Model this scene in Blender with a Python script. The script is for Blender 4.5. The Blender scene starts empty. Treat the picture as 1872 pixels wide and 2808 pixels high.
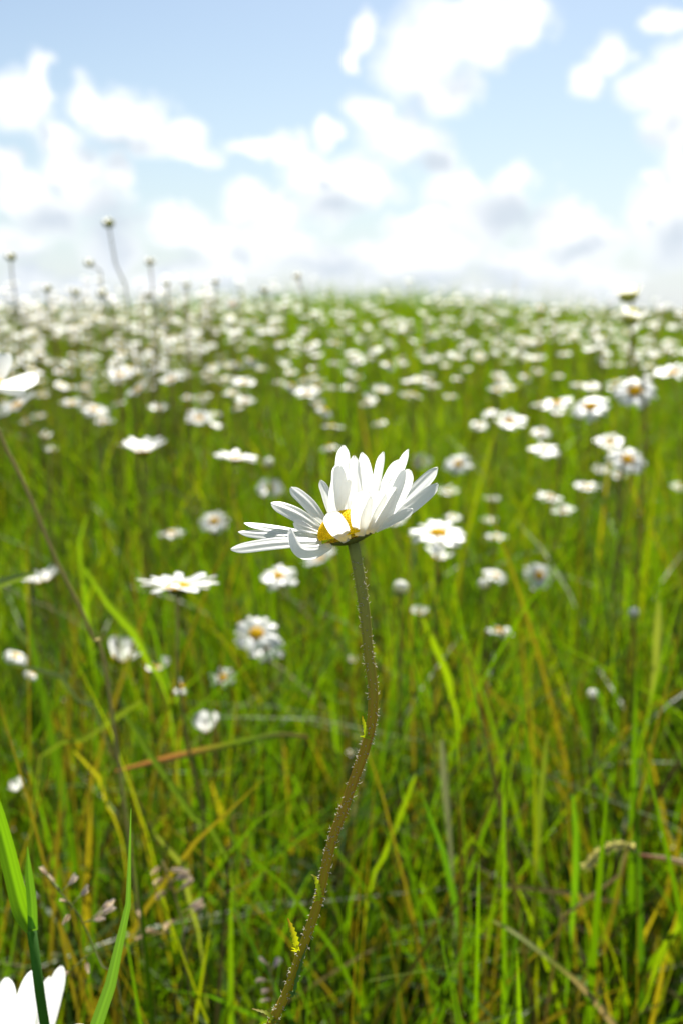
import bpy, math, random
import numpy as np
from mathutils import Vector, Matrix

C = bpy.context
S = C.scene
R = math.radians
random.seed(7)
rng = np.random.default_rng(11)

# ------------------------------------------------------------------ camera
FPX = 2730.0                       # focal length in photo pixels (35 mm on a 24 x 36 mm upright frame)
HOR = 842.0                        # row of the true horizon
PITCH = math.atan((1404 - HOR) / FPX)
CAMZ = 0.78
FOCUS = 0.25
cam = bpy.data.cameras.new('camera')
cam.lens = 35; cam.sensor_fit = 'VERTICAL'; cam.sensor_height = 36; cam.sensor_width = 24
cam.clip_start = 0.02; cam.clip_end = 6000
cam.dof.use_dof = True; cam.dof.focus_distance = FOCUS
cam.dof.aperture_fstop = 13.0; cam.dof.aperture_blades = 0
camo = bpy.data.objects.new('camera', cam)
S.collection.objects.link(camo)
camo.location = (0, 0, CAMZ); camo.rotation_euler = (math.pi/2 - PITCH, 0, 0)
S.camera = camo

# ------------------------------------------------------------------ light
SUN_EL, SUN_AZ = 48.0, 12.0        # degrees; azimuth clockwise from +Y, the view direction
EXPO = 1.45
SKY = 0.075
sd = bpy.data.lights.new('sun', 'SUN')
sd.energy = 4.6; sd.angle = R(0.53); sd.color = (1, 0.955, 0.88)
so = bpy.data.objects.new('sun', sd); S.collection.objects.link(so)
sdir = Vector((math.sin(R(SUN_AZ))*math.cos(R(SUN_EL)), math.cos(R(SUN_AZ))*math.cos(R(SUN_EL)), math.sin(R(SUN_EL))))
so.rotation_euler = (-sdir).to_track_quat('-Z', 'Y').to_euler()
so.location = (0, 0, 20)
S.view_settings.view_transform = 'Standard'; S.view_settings.look = 'None'
S.view_settings.exposure = EXPO; S.view_settings.gamma = 1
S.render.engine = 'CYCLES'
cy = S.cycles
cy.use_denoising = True
try: cy.denoiser = 'OPENIMAGEDENOISE'
except Exception: pass
cy.max_bounces = 7; cy.diffuse_bounces = 4; cy.glossy_bounces = 2; cy.transmission_bounces = 5; cy.transparent_max_bounces = 4
cy.sample_clamp_indirect = 6.0
cy.use_adaptive_sampling = False

FWD = Vector((0, math.cos(PITCH), -math.sin(PITCH)))
UP = Vector((0, math.sin(PITCH), math.cos(PITCH)))
RT = Vector((1, 0, 0))
CAM = Vector((0, 0, CAMZ))
def P(px, py, d):
    """world point on the ray of a photo pixel at depth d along the view axis"""
    return CAM + FWD*d + RT*((px-936)/FPX*d) - UP*((py-1404)/FPX*d)
def project(X):
    X = np.asarray(X, float) - np.array(CAM)
    d = X @ np.array(FWD)
    d = np.where(np.abs(d) < 1e-4, 1e-4, d)
    return 936 + FPX*(X @ np.array(RT))/d, 1404 - FPX*(X @ np.array(UP))/d, d

# ------------------------------------------------------------------ world: Nishita sky with cumulus
W = bpy.data.worlds.new('World'); S.world = W; W.use_nodes = True
nt = W.node_tree; nt.nodes.clear()
N = lambda t: nt.nodes.new(t)
L = lambda a, b: nt.links.new(a, b)
def setin(sock, v):
    if hasattr(v, 'is_output'): L(v, sock)
    else: sock.default_value = v
def M(op, a, b=None, c=None):
    n = N('ShaderNodeMath'); n.operation = op
    for i, v in enumerate((a, b, c)):
        if v is not None: setin(n.inputs[i], v)
    return n.outputs[0]
def V(op, a, b=None, c=None, out=0):
    n = N('ShaderNodeVectorMath'); n.operation = op
    for i, v in enumerate((a, b, c)):
        if v is not None: setin(n.inputs[i], v)
    return n.outputs[out]
sky = N('ShaderNodeTexSky'); sky.sky_type = 'NISHITA'; sky.sun_disc = False
sky.sun_elevation = R(SUN_EL); sky.sun_rotation = R(SUN_AZ)
sky.air_density = 1.0; sky.dust_density = .6; sky.ozone_density = 1.6
tc = N('ShaderNodeTexCoord')
sep = N('ShaderNodeSeparateXYZ'); L(tc.outputs['Generated'], sep.inputs[0])
az = M('ARCTAN2', sep.outputs[0], sep.outputs[1])
el = M('ARCSINE', sep.outputs[2])
cmb = N('ShaderNodeCombineXYZ'); L(az, cmb.inputs[0]); L(el, cmb.inputs[1])
def noise(vec, scale, detail=4, rough=.55):
    n = N('ShaderNodeTexNoise'); n.inputs['Scale'].default_value = scale
    n.inputs['Detail'].default_value = detail; n.inputs['Roughness'].default_value = rough
    L(vec, n.inputs['Vector']); return n
nz = noise(cmb.outputs[0], 13, 5)
warp = V('MULTIPLY', V('SUBTRACT', nz.outputs['Color'], (.5, .5, .5)), (.070, .055, 0))
nzf = noise(cmb.outputs[0], 42, 5, .6)
warp = V('ADD', warp, V('MULTIPLY', V('SUBTRACT', nzf.outputs['Color'], (.5, .5, .5)), (.024, .020, 0)))
uv = V('ADD', cmb.outputs[0], warp)
def azel(zx, zy):
    q = P(zx*1872/1568, zy*1872/1568, 1.0) - CAM
    q.normalize()
    return math.atan2(q.x, q.y), math.asin(q.z)
def field(blobs, k, uv=uv):
    acc = None
    for zx, zy, rx, ry in blobs:
        a, e = azel(zx, zy)
        s = 1.194/FPX*.93
        rx_, ry_ = rx*s, ry*s
        n = V('MULTIPLY_ADD', uv, (1/rx_, 1/ry_, 0), (-a/rx_, -e/ry_, 0))
        d = V('LENGTH', n, out=1)
        acc = d if acc is None else M('SMOOTH_MIN', acc, d, k)
    return acc
CLOUDS = [(1080,50,130,60),(960,140,85,70),(1020,200,70,50),(1190,40,32,60),(1130,110,50,40),(835,85,24,34),(812,125,22,28),
 (1395,125,42,40),(1345,195,38,38),(1500,210,66,45),(1550,160,50,55),(1540,280,50,55),(1560,390,40,60),(1530,500,66,66),(1560,570,60,50),(1545,45,40,22),(1498,415,18,18),
 (25,230,70,52),(85,190,24,48),(200,230,52,38),(290,265,85,52),(385,320,75,36),(450,362,48,20),(130,310,50,36),(170,385,75,50),(285,405,36,50),(5,380,30,30),(50,440,66,46),(120,490,66,50),(230,455,50,40),(50,555,70,44),(250,560,60,60),
 (590,335,66,22),(660,352,46,28),(745,315,34,26),(845,258,48,32),(920,310,85,52),(1000,372,48,32),(720,400,78,44),(830,420,78,52),(755,475,66,46),(560,470,46,38),(640,490,70,46),
 (400,520,80,38),(520,555,95,42),(640,580,80,40),(380,640,80,30),(500,625,70,36),(750,605,80,40),(860,600,80,40),(640,675,120,22),(820,655,60,30),
 (1050,440,78,48),(1185,440,50,52),(1110,500,95,52),(960,520,60,30),(1000,590,110,56),(1285,530,78,52),(1370,562,56,40),(1180,610,90,44),(1290,600,60,36),(1380,635,85,34),(960,670,110,26),(1150,680,120,22),(60,650,60,26),(200,655,70,24)]
SHADE = [(285,328,80,22),(775,478,66,32),(975,374,52,22),(1165,495,88,42),(760,612,80,24),(1565,565,50,50),(250,520,50,70),(120,500,60,30),(1120,640,120,22),(420,600,60,20),(1000,640,200,16),(90,620,120,30),(1330,570,60,20)]
cf = field(CLOUDS, .35)
nz2 = noise(cmb.outputs[0], 26, 6, .6)
cf = M('ADD', cf, M('MULTIPLY', M('SUBTRACT', nz2.outputs[0], .5), 1.3))
def ramp(x, a, b):
    n = N('ShaderNodeMapRange'); n.interpolation_type = 'SMOOTHSTEP'
    L(x, n.inputs[0]); n.inputs[1].default_value = a; n.inputs[2].default_value = b
    n.inputs[3].default_value = 0; n.inputs[4].default_value = 1
    return n.outputs[0]
cov = ramp(cf, 1.58, .48)
# ordinary drifting cumulus for the rest of the sky, outside the view
nz3 = noise(V('MULTIPLY', tc.outputs['Generated'], (1, 1, 2.2)), 4.2, 6, .58)
gen = ramp(nz3.outputs[0], .54, .66)
away = ramp(M('ABSOLUTE', az), .44, .56)
high = ramp(el, .42, .52)
cov = M('MAXIMUM', cov, M('MULTIPLY', gen, M('MAXIMUM', away, high)))
cf2 = M('ADD', field(CLOUDS, .35, V('ADD', uv, (.0, .042, 0))), M('MULTIPLY', M('SUBTRACT', nz2.outputs[0], .5), .9))
nz4 = noise(V('ADD', cmb.outputs[0], (.03, .022, 0)), 11, 5, .6)
sf = M('ADD', field(SHADE, .3), M('MULTIPLY', M('SUBTRACT', nz2.outputs[0], .5), 1.6))
shade = M('MULTIPLY', ramp(cf2, .95, .15), M('ADD', M('MULTIPLY', ramp(nz4.outputs[0], .35, .62), .75), .10))
shade = M('MAXIMUM', shade, M('MULTIPLY', ramp(sf, 2.2, .1), 1.0))
ccol = N('ShaderNodeMix'); ccol.data_type = 'RGBA'
L(shade, ccol.inputs[0])
ccol.inputs[6].default_value = (5.9, 5.95, 6.0, 1); ccol.inputs[7].default_value = (3.45, 3.85, 4.3, 1)
hz = ramp(el, .30, -.02)            # the paler air towards the horizon
skyc = N('ShaderNodeMix'); skyc.data_type = 'RGBA'
L(M('MULTIPLY_ADD', hz, .55, .10), skyc.inputs[0]); L(V('MULTIPLY', sky.outputs[0], (.60, .595, .57)), skyc.inputs[6]); skyc.inputs[7].default_value = (3.3, 3.95, 4.4, 1)
mx = N('ShaderNodeMix'); mx.data_type = 'RGBA'
L(cov, mx.inputs[0]); L(skyc.outputs[2], mx.inputs[6]); L(ccol.outputs[2], mx.inputs[7])
bg = N('ShaderNodeBackground'); bg.inputs[1].default_value = SKY
hm = N('ShaderNodeMix'); hm.data_type = 'RGBA'
L(M('MULTIPLY', ramp(el, .10, .0), .45), hm.inputs[0]); L(mx.outputs[2], hm.inputs[6]); hm.inputs[7].default_value = (4.05, 4.4, 4.75, 1)
L(hm.outputs[2], bg.inputs[0])
wo = N('ShaderNodeOutputWorld'); L(bg.outputs[0], wo.inputs[0])
W.cycles.sampling_method = 'MANUAL'; W.cycles.sample_map_resolution = 512

# ------------------------------------------------------------------ helpers
COL = S.collection
def link(o, parent=None):
    COL.objects.link(o)
    if parent is not None: o.parent = parent
    return o
def tag(o, label, cat, group=None):
    o['label'] = label; o['category'] = cat
    if group: o['group'] = group
    return o
def empty(name, loc, label, cat, group=None):
    o = bpy.data.objects.new(name, None); o.location = loc; o.empty_display_size = .02
    COL.objects.link(o)
    return tag(o, label, cat, group)

class MB:
    """collects vertices, faces, per-vertex colour and material index"""
    def __init__(s): s.v = []; s.f = []; s.c = []; s.m = []; s.n = 0
    def add(s, verts, faces, col=(1, 1, 1), mi=0):
        verts = np.asarray(verts, float).reshape(-1, 3)
        s.v.append(verts)
        col = np.asarray(col, float)
        s.c.append(np.tile(col, (len(verts), 1)) if col.ndim == 1 else col)
        s.f += [tuple(i + s.n for i in f) for f in faces]; s.m += [mi]*len(faces)
        s.n += len(verts)
    def mesh(s, name, mats, smooth=True):
        me = bpy.data.meshes.new(name)
        v = np.concatenate(s.v); c = np.concatenate(s.c)
        me.from_pydata(v.tolist(), [], s.f)
        for m in (mats if isinstance(mats, (list, tuple)) else [mats]): me.materials.append(m)
        me.polygons.foreach_set('material_index', s.m)
        if smooth: me.polygons.foreach_set('use_smooth', [True]*len(s.f))
        at = me.color_attributes.new('tint', 'FLOAT_COLOR', 'POINT')
        at.data.foreach_set('color', np.concatenate([c, np.ones((len(c), 1))], 1).astype(np.float32).ravel())
        me.update()
        return me
    def obj(s, name, mats, parent=None, origin=None, smooth=True):
        if origin is not None: s.v = [v - np.array(origin) for v in s.v]
        o = bpy.data.objects.new(name, s.mesh(name, mats, smooth))
        return link(o, parent)

def spline(pts, n):
    """Catmull-Rom through points (any dimension), n samples"""
    p = np.asarray(pts, float)
    if len(p) == 2:
        t = np.linspace(0, 1, n)[:, None]; return p[0]*(1-t) + p[1]*t
    q = np.vstack([2*p[0]-p[1], p, 2*p[-1]-p[-2]])
    seg = np.linalg.norm(np.diff(p[:, :3], axis=0), axis=1) + 1e-9
    cum = np.concatenate([[0], np.cumsum(seg)]); cum /= cum[-1]
    out = []
    for t in np.linspace(0, 1, n):
        i = min(max(int(np.searchsorted(cum, t, 'right')) - 1, 0), len(p)-2)
        u = (t - cum[i])/(cum[i+1]-cum[i])
        a, b, c, d = q[i], q[i+1], q[i+2], q[i+3]
        out.append(.5*(2*b + (c-a)*u + (2*a-5*b+4*c-d)*u*u + (-a+3*b-3*c+d)*u**3))
    return np.array(out)
def tangents(p):
    t = np.gradient(p, axis=0); return t/(np.linalg.norm(t, axis=1)[:, None]+1e-12)

def tube(mb, pts, rad, seg=8, col=(1, 1, 1), ridge=0.0, nr=6, cap=True, mi=0, colfn=None):
    p = np.asarray(pts, float); n = len(p); T = tangents(p)
    rad = np.broadcast_to(np.asarray(rad, float), (n,))
    a = np.array([0, 1., 0]) if abs(T[0][1]) < .9 else np.array([1., 0, 0])
    u = np.cross(T[0], a); u /= np.linalg.norm(u)
    V_, Cc = [], []
    for i in range(n):
        u = u - T[i]*np.dot(u, T[i]); u /= np.linalg.norm(u); w = np.cross(T[i], u)
        for k in range(seg):
            th = 2*math.pi*k/seg
            r = rad[i]*(1 + ridge*math.cos(nr*th))
            V_.append(p[i] + r*(math.cos(th)*u + math.sin(th)*w))
            Cc.append(colfn(i/(n-1), th) if colfn else (col if np.ndim(col) == 1 else col[i]))
    F = [(i*seg+k, i*seg+(k+1) % seg, (i+1)*seg+(k+1) % seg, (i+1)*seg+k) for i in range(n-1) for k in range(seg)]
    if cap: F += [tuple(range(seg-1, -1, -1)), tuple((n-1)*seg+k for k in range(seg))]
    mb.add(V_, F, np.array(Cc), mi)

def strip(mb, pts, widths, side, cols, fold=0.0, nw=3, mi=0):
    """a blade: centre line, width per point, sideways vectors, folded a little along its midrib"""
    p = np.asarray(pts, float); n = len(p); T = tangents(p)
    side = np.broadcast_to(np.asarray(side, float), (n, 3))
    V_, Cc = [], []
    for i in range(n):
        s = side[i] - T[i]*np.dot(side[i], T[i]); s /= np.linalg.norm(s); nn = np.cross(s, T[i])
        for k in range(nw):
            u = -1 + 2*k/(nw-1)
            V_.append(p[i] + s*u*widths[i]/2 + nn*abs(u)*fold*widths[i])
            c = np.asarray(cols if np.ndim(cols) == 1 else cols[i])
            Cc.append(c*((1.0 if abs(u) > .3 else 1.12) if nw < 7 else (1.25 if abs(u) < .1 else (.86 if k % 2 else 1.06))))
    F = [(i*nw+k, i*nw+k+1, (i+1)*nw+k+1, (i+1)*nw+k) for i in range(n-1) for k in range(nw-1)]
    mb.add(V_, F, np.array(Cc), mi)

def petal(mb, ctrl, width, side, cup=.12, nl=14, nw=7, notch=.03, seed=0, basew=.42, groove=.012, maxat=.58, twist=0, mi=0):
    """one ray floret: centre line control points, full width, sideways vector at the middle"""
    r = random.Random(seed)
    s = np.sin(np.linspace(0, 1, nl)*math.pi/2)*.999
    dense = spline(ctrl, 60); T = tangents(dense)
    L_ = np.linalg.norm(np.diff(dense, axis=0), axis=1).sum()
    side = np.asarray(side, float)
    V_ = []
    ph = [r.uniform(-1, 1) for _ in range(3)]
    for t in s:
        if t < maxat: w = basew + (1-basew)*math.sin(t/maxat*math.pi/2)**1.0
        else: w = (max(0, 1 - ((t-maxat)/(1.0-maxat))**4.4))**.5 * (1-.06*(t-maxat)/(1-maxat))
        w = max(w, .02)
        for k in range(nw):
            u = -1 + 2*k/(nw-1)
            te = t*(1 - notch*(math.cos(u*math.pi*1.5+ph[2]*.4)*.5+.5)*max(0, t-.8)/.2)
            x = te*59; i = min(int(x), 58); fr = x-i
            c = dense[i]*(1-fr)+dense[i+1]*fr; tt = T[i]*(1-fr)+T[i+1]*fr
            tt /= np.linalg.norm(tt)
            sv = side - tt*np.dot(side, tt); sv /= np.linalg.norm(sv); nv = np.cross(sv, tt)
            tw = twist*(t-.5)
            sv2 = sv*math.cos(tw)+nv*math.sin(tw); nv2 = nv*math.cos(tw)-sv*math.sin(tw)
            bump = cup*(u*u)*w*width*.5 - groove*width*math.cos(u*math.pi*2.2)*min(1, t*3)*(1-t**6) + width*.05*math.sin(t*5+ph[0]*3)*u*ph[1]
            V_.append(c + sv2*u*w*width/2 + nv2*bump)
    F = [(i*nw+k, i*nw+k+1, (i+1)*nw+k+1, (i+1)*nw+k) for i in range(nl-1) for k in range(nw-1)]
    mb.add(V_, F, (1, 1, 1), mi)

# ------------------------------------------------------------------ materials
def mat(name):
    m = bpy.data.materials.new(name); m.use_nodes = True
    m.node_tree.nodes.clear(); return m, m.node_tree
def leaf_material(name, base=None, trans=.5, tcol=(1.15, 1.1, .6), rough=.45, spec=.06, mottled=0.0, mscale=60, strip_scale=None):
    m, t = mat(name); n = t.nodes; l = t.links
    out = n.new('ShaderNodeOutputMaterial')
    if base is None:
        at = n.new('ShaderNodeAttribute'); at.attribute_name = 'tint'; col = at.outputs['Color']
    else:
        rgb = n.new('ShaderNodeRGB'); rgb.outputs[0].default_value = (*base, 1); col = rgb.outputs[0]
    if mottled:
        tx = n.new('ShaderNodeTexCoord'); nn = n.new('ShaderNodeTexNoise'); nn.inputs['Scale'].default_value = mscale; nn.inputs['Detail'].default_value = 4
        l.new(tx.outputs['Object'], nn.inputs['Vector'])
        mr = n.new('ShaderNodeMapRange'); mr.inputs[1].default_value = .3; mr.inputs[2].default_value = .7
        mr.inputs[3].default_value = 1-mottled; mr.inputs[4].default_value = 1+mottled; l.new(nn.outputs[0], mr.inputs[0])
        vm = n.new('ShaderNodeVectorMath'); vm.operation = 'SCALE'; l.new(col, vm.inputs[0]); l.new(mr.outputs[0], vm.inputs['Scale']); col = vm.outputs[0]
    d = n.new('ShaderNodeBsdfDiffuse'); l.new(col, d.inputs[0])
    tr = n.new('ShaderNodeBsdfTranslucent')
    tm = n.new('ShaderNodeVectorMath'); tm.operation = 'MULTIPLY'; l.new(col, tm.inputs[0]); tm.inputs[1].default_value = tcol
    l.new(tm.outputs[0], tr.inputs[0])
    mx = n.new('ShaderNodeMixShader'); mx.inputs[0].default_value = trans; l.new(d.outputs[0], mx.inputs[1]); l.new(tr.outputs[0], mx.inputs[2])
    g = n.new('ShaderNodeBsdfGlossy'); g.inputs['Roughness'].default_value = rough
    m2 = n.new('ShaderNodeMixShader')
    fr = n.new('ShaderNodeLayerWeight'); fr.inputs[0].default_value = .25
    mm = n.new('ShaderNodeMath'); mm.operation = 'MULTIPLY_ADD'; l.new(fr.outputs['Fresnel'], mm.inputs[0]); mm.inputs[1].default_value = spec*2.2; mm.inputs[2].default_value = spec*.35
    l.new(mm.outputs[0], m2.inputs[0]); l.new(mx.outputs[0], m2.inputs[1]); l.new(g.outputs[0], m2.inputs[2])
    l.new(m2.outputs[0], out.inputs[0])
    return m
M_GRASS = leaf_material('grass_leaf', None, .55, (1.95, 2.0, .20), .5, .022)
M_PETAL = leaf_material('white_petal', (.83, .83, .81), .55, (1.14, 1.14, 1.12), .5, .05, .03, 400)
M_DISC = leaf_material('yellow_disc', None, .55, (1.15, 1.15, .4), .6, .02)
M_STEM = leaf_material('flower_stem', None, .15, (1.2, 1.1, .5), .55, .02)
M_HAIR = leaf_material('stem_hair', (.66, .62, .52), .55, (1, 1, 1), .5, .05)
M_DRY = leaf_material('dry_stalk', None, .45, (1.5, 1.4, 1.0), .55, .03)

m, t = mat('meadow_soil'); n = t.nodes
o_ = n.new('ShaderNodeOutputMaterial'); b_ = n.new('ShaderNodeBsdfDiffuse'); nn = n.new('ShaderNodeTexNoise'); cr = n.new('ShaderNodeValToRGB'); tx = n.new('ShaderNodeTexCoord')
nn.inputs['Scale'].default_value = 9; nn.inputs['Detail'].default_value = 8
cr.color_ramp.elements[0].position = .35; cr.color_ramp.elements[0].color = (.030, .028, .010, 1)
cr.color_ramp.elements[1].position = .7; cr.color_ramp.elements[1].color = (.075, .10, .022, 1)
t.links.new(tx.outputs['Object'], nn.inputs['Vector']); t.links.new(nn.outputs[0], cr.inputs[0]); t.links.new(cr.outputs[0], b_.inputs[0]); t.links.new(b_.outputs[0], o_.inputs[0])
M_SOIL = m

# ------------------------------------------------------------------ ground: a low rise, its crest about seven metres off
def sstep(a, b, x):
    u = np.clip((x-a)/(b-a), 0, 1); return u*u*(3-2*u)
def ground_z(x, y):
    x = np.asarray(x, float); y = np.asarray(y, float)
    k = np.where(x > .15, .062, .040)
    crest = .355 - np.minimum(k*(x-.15)**2, .5)
    z = crest*sstep(.8, 7.0, y)
    fall = np.where(y > 7.0, .03*(np.minimum(y, 30)-7.0)**2, 0)
    fall = np.minimum(fall, 6.0)
    z = z - fall + .02*np.sin(x*1.7+.4)*np.sin(y*1.3)*sstep(.5, 2, y)
    return z
ys = np.concatenate([np.linspace(-3, 12, 76), np.linspace(12.5, 30, 36), np.array([35, 45, 60, 90, 150, 300, 700, 1500, 3500])])
xs = np.concatenate([-np.array([3500, 1500, 600, 250, 100, 50, 30, 20, 15])*1.0, np.linspace(-11, 11, 89), np.array([15, 20, 30, 50, 100, 250, 600, 1500, 3500])])
XX, YY = np.meshgrid(xs, ys)
ZZ = ground_z(XX, YY)
mb = MB()
nx = len(xs)
mb.add(np.stack([XX, YY, ZZ], -1).reshape(-1, 3), [(j*nx+i, j*nx+i+1, (j+1)*nx+i+1, (j+1)*nx+i) for j in range(len(ys)-1) for i in range(nx-1)])
go = mb.obj('ground', M_SOIL); go['kind'] = 'structure'

# ------------------------------------------------------------------ a wood far below the left horizon
mb = MB(); rw = random.Random(77)
for k in range(46):
    px = -420+k*24+rw.uniform(-10, 10); d = 190+rw.uniform(-20, 40)
    q = np.array(P(px, 842, d)); gz = float(ground_z(q[0], q[1]))
    top = CAMZ+d*rw.uniform(2, 13)/FPX*(1.5 if 530 < px < 600 else 1)
    h = top-gz; r_ = rw.uniform(2.2, 3.4)
    tube(mb, [[q[0], q[1], gz-.2], [q[0]+.1, q[1], gz+h*.5]], [.3, .16], 6, (.06, .05, .035))
    for _ in range(170):
        v = np.array([rw.gauss(0, 1), rw.gauss(0, 1), rw.gauss(0, 1)]); v /= np.linalg.norm(v); v *= rw.random()**.4
        c = np.array([q[0], q[1], gz+h*.58])+v*np.array([r_, r_, h*.42]); a = np.array([rw.gauss(0, 1), rw.gauss(0, 1), rw.gauss(0, 1)]); a /= np.linalg.norm(a)
        b = np.cross(a, [rw.gauss(0, 1), rw.gauss(0, 1), rw.gauss(0, 1)]); b /= np.linalg.norm(b); z = rw.uniform(.35, .8)
        mb.add([c-a*z, c-b*z*.6, c+a*z, c+b*z*.6], [(0, 1, 2, 3)], np.array([.05, .085, .04])*rw.uniform(.7, 1.4))
wo_ = mb.obj('wood', M_GRASS); wo_['kind'] = 'stuff'; tag(wo_, 'blurred far-off wood on the left horizon beyond the meadow', 'wood')

# ------------------------------------------------------------------ flower building blocks
def stem_cols(r):
    g = np.array([.20, .22, .045]); b = np.array([.30, .19, .08])
    k = r.uniform(.1, .9); return g*(1-k)+b*k
def dome(mb, ctr, ax, rad, hgt, nr=5, ns=14, mi=0, col=(1, 1, 1)):
    ax = np.asarray(ax, float); ax /= np.linalg.norm(ax)
    a = np.array([1., 0, 0]) if abs(ax[0]) < .8 else np.array([0, 1., 0])
    u = np.cross(ax, a); u /= np.linalg.norm(u); w = np.cross(ax, u)
    V_ = []
    for i in range(nr+1):
        ph = i/(nr+1)*math.pi/2
        for k in range(ns):
            th = 2*math.pi*k/ns
            V_.append(np.asarray(ctr)+rad*math.cos(ph)*(math.cos(th)*u+math.sin(th)*w)+ax*hgt*math.sin(ph))
    V_.append(np.asarray(ctr)+ax*hgt)
    F = [(i*ns+k, i*ns+(k+1) % ns, (i+1)*ns+(k+1) % ns, (i+1)*ns+k) for i in range(nr) for k in range(ns)]
    F += [(nr*ns+k, nr*ns+(k+1) % ns, (nr+1)*ns) for k in range(ns)]
    mb.add(V_, F, col, mi)
def cup_mesh(mb, ctr, ax, rad, dep, nr=4, ns=14, mi=0, c1=(.10, .13, .03), c2=(.07, .045, .02)):
    dome(mb, ctr, -np.asarray(ax, float), rad, dep, nr, ns, mi, c1)

# petals of a daisy of radius 1 (disc radius .3), facing +Z; a few variants of each form
def proto_petal(cup_deg, droop, seed, length=1.0, w=.26, nl=9, nw=5):
    r = random.Random(seed)
    c = R(cup_deg+r.uniform(-5, 5))
    p0 = np.array([.22, 0, 0.0]); ln = (.78+r.uniform(-.07, .05))*length
    p1 = p0+np.array([math.cos(c), 0, math.sin(c)])*ln*.5
    c2 = c-R(droop+r.uniform(-6, 10))
    p2 = p1+np.array([math.cos(c2), 0, math.sin(c2)])*ln*.5
    mb = MB(); petal(mb, [p0, p1, p2], w*r.uniform(.85, 1.15), (0, 1, 0), cup=r.uniform(-.1, .3), nl=nl, nw=nw, notch=.06, seed=seed)
    return mb.mesh('petal', M_PETAL)
FORMS = {'flat': (6, 12), 'cup': (38, 8), 'deep': (62, -4), 'droop': (2, 40), 'up': (20, 14)}
PETALS = {k: [proto_petal(a, b, 31*i+len(k)*7) for i in range(5)] for k, (a, b) in FORMS.items()}
def disc_mesh(seed, fl=90):
    mb = MB(); r = random.Random(seed)
    dome(mb, (0, 0, 0), (0, 0, 1), .30, .15, 5, 16, 0, (.80, .52, .012))
    for i in range(fl):
        q = math.sqrt((i+.5)/fl); th = i*2.39996
        ph = q*math.pi/2*.95
        pos = np.array([.30*math.sin(ph)*math.cos(th), .30*math.sin(ph)*math.sin(th), .15*math.cos(ph)])
        nrm = np.array([pos[0], pos[1], pos[2]*3]); nrm /= np.linalg.norm(nrm)
        k = r.uniform(.85, 1.15)
        dome(mb, pos, nrm, .022, .026, 1, 5, 0, np.array([.92, .70, .012])*k)
    return mb.mesh('disc', M_DISC)
DISC = [disc_mesh(1), disc_mesh(2)]
def calyx_mesh():
    mb = MB()
    cup_mesh(mb, (0, 0, 0.01), (0, 0, 1), .30, .16)
    for ring, (rr, zz, nb) in enumerate(((.30, -.02, 18), (.24, -.09, 14), (.15, -.135, 10))):
        for k in range(nb):
            th = 2*math.pi*(k+.5*ring)/nb
            d = np.array([math.cos(th), math.sin(th), 0]); s = np.array([-math.sin(th), math.cos(th), 0])
            p0 = d*(rr-.07)+np.array([0, 0, zz-.05]); p1 = d*(rr+.005)+np.array([0, 0, zz-.01]); p2 = d*(rr+.02)+np.array([0, 0, zz+.03])
            strip(mb, [p0, p1, p2], [.07, .085, .02], s, [(.10, .14, .035), (.10, .12, .03), (.10, .05, .02)], .05)
    return mb.mesh('calyx', M_STEM)
CALYX = calyx_mesh()

def stem_path(base, top, ax, bend, r):
    base = np.asarray(base); top = np.asarray(top); ax = np.asarray(ax)
    h = np.linalg.norm(top-base)
    m1 = base*.66+top*.34+np.array([r.uniform(-1, 1), r.uniform(-1, 1), 0])*bend*h
    m2 = base*.30+top*.70+np.array([r.uniform(-1, 1), r.uniform(-1, 1), 0])*bend*h
    m3 = top-ax*.10*h
    return spline([base-np.array([0, 0, .01]), m1, m2, m3, top], 14)

def daisy_parts(root, head, axis, radius, form, r, base, count=None, leaves=True, spin=0, miss=(), rad=.0009, pathpts=None, bend=.05):
    """parts of a daisy whose head stands at 'head' (world) facing 'axis'; root sits at base"""
    ax = np.asarray(axis, float); ax /= np.linalg.norm(ax)
    rloc = np.array(root.location)
    mb = MB(); c = stem_cols(r)
    pth = stem_path(base, np.asarray(head)-ax*radius*.15, ax, bend, r) if pathpts is None else pathpts
    tube(mb, pth, np.linspace(rad*1.15, rad, len(pth)), 6, c)
    for q in range(r.randint(2, 4) if leaves else 0):           # small clasping stem leaves
        i = r.randint(3, 10); d = np.array([r.uniform(-1, 1), r.uniform(-1, 1), .9]); d /= np.linalg.norm(d)
        ln = r.uniform(.012, .03)
        strip(mb, [pth[i], pth[i]+d*ln*.5, pth[i]+d*ln+np.array([0, 0, -.2*ln])], [.002, .004, .0008], np.cross(d, [0, 0, 1.]), (.075, .125, .02), .1)
    mb.obj('stem', M_STEM, root, rloc)
    Q = Vector(ax).to_track_quat('Z', 'Y').to_matrix().to_4x4() @ Matrix.Rotation(spin, 4, 'Z')
    B = Matrix.Translation(Vector(np.asarray(head)-rloc)) @ Q @ Matrix.Scale(radius, 4)
    def put(name, me, mx):
        o = bpy.data.objects.new(name, me); link(o, root); o.matrix_local = mx
    put('disc', r.choice(DISC), B); put('calyx', CALYX, B)
    nP = count or r.randint(17, 22)
    for k in range(nP):
        if k in miss: continue
        th = 2*math.pi*k/nP + r.uniform(-.09, .09)
        mx = B @ Matrix.Rotation(th, 4, 'Z') @ Matrix.Rotation(R(r.uniform(-7, 7)), 4, 'Y') @ Matrix.Rotation(R(r.uniform(-9, 9)), 4, 'X') @ Matrix.Scale(r.uniform(.9, 1.07), 4)
        put('petal', r.choice(PETALS[form]), mx)

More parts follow.
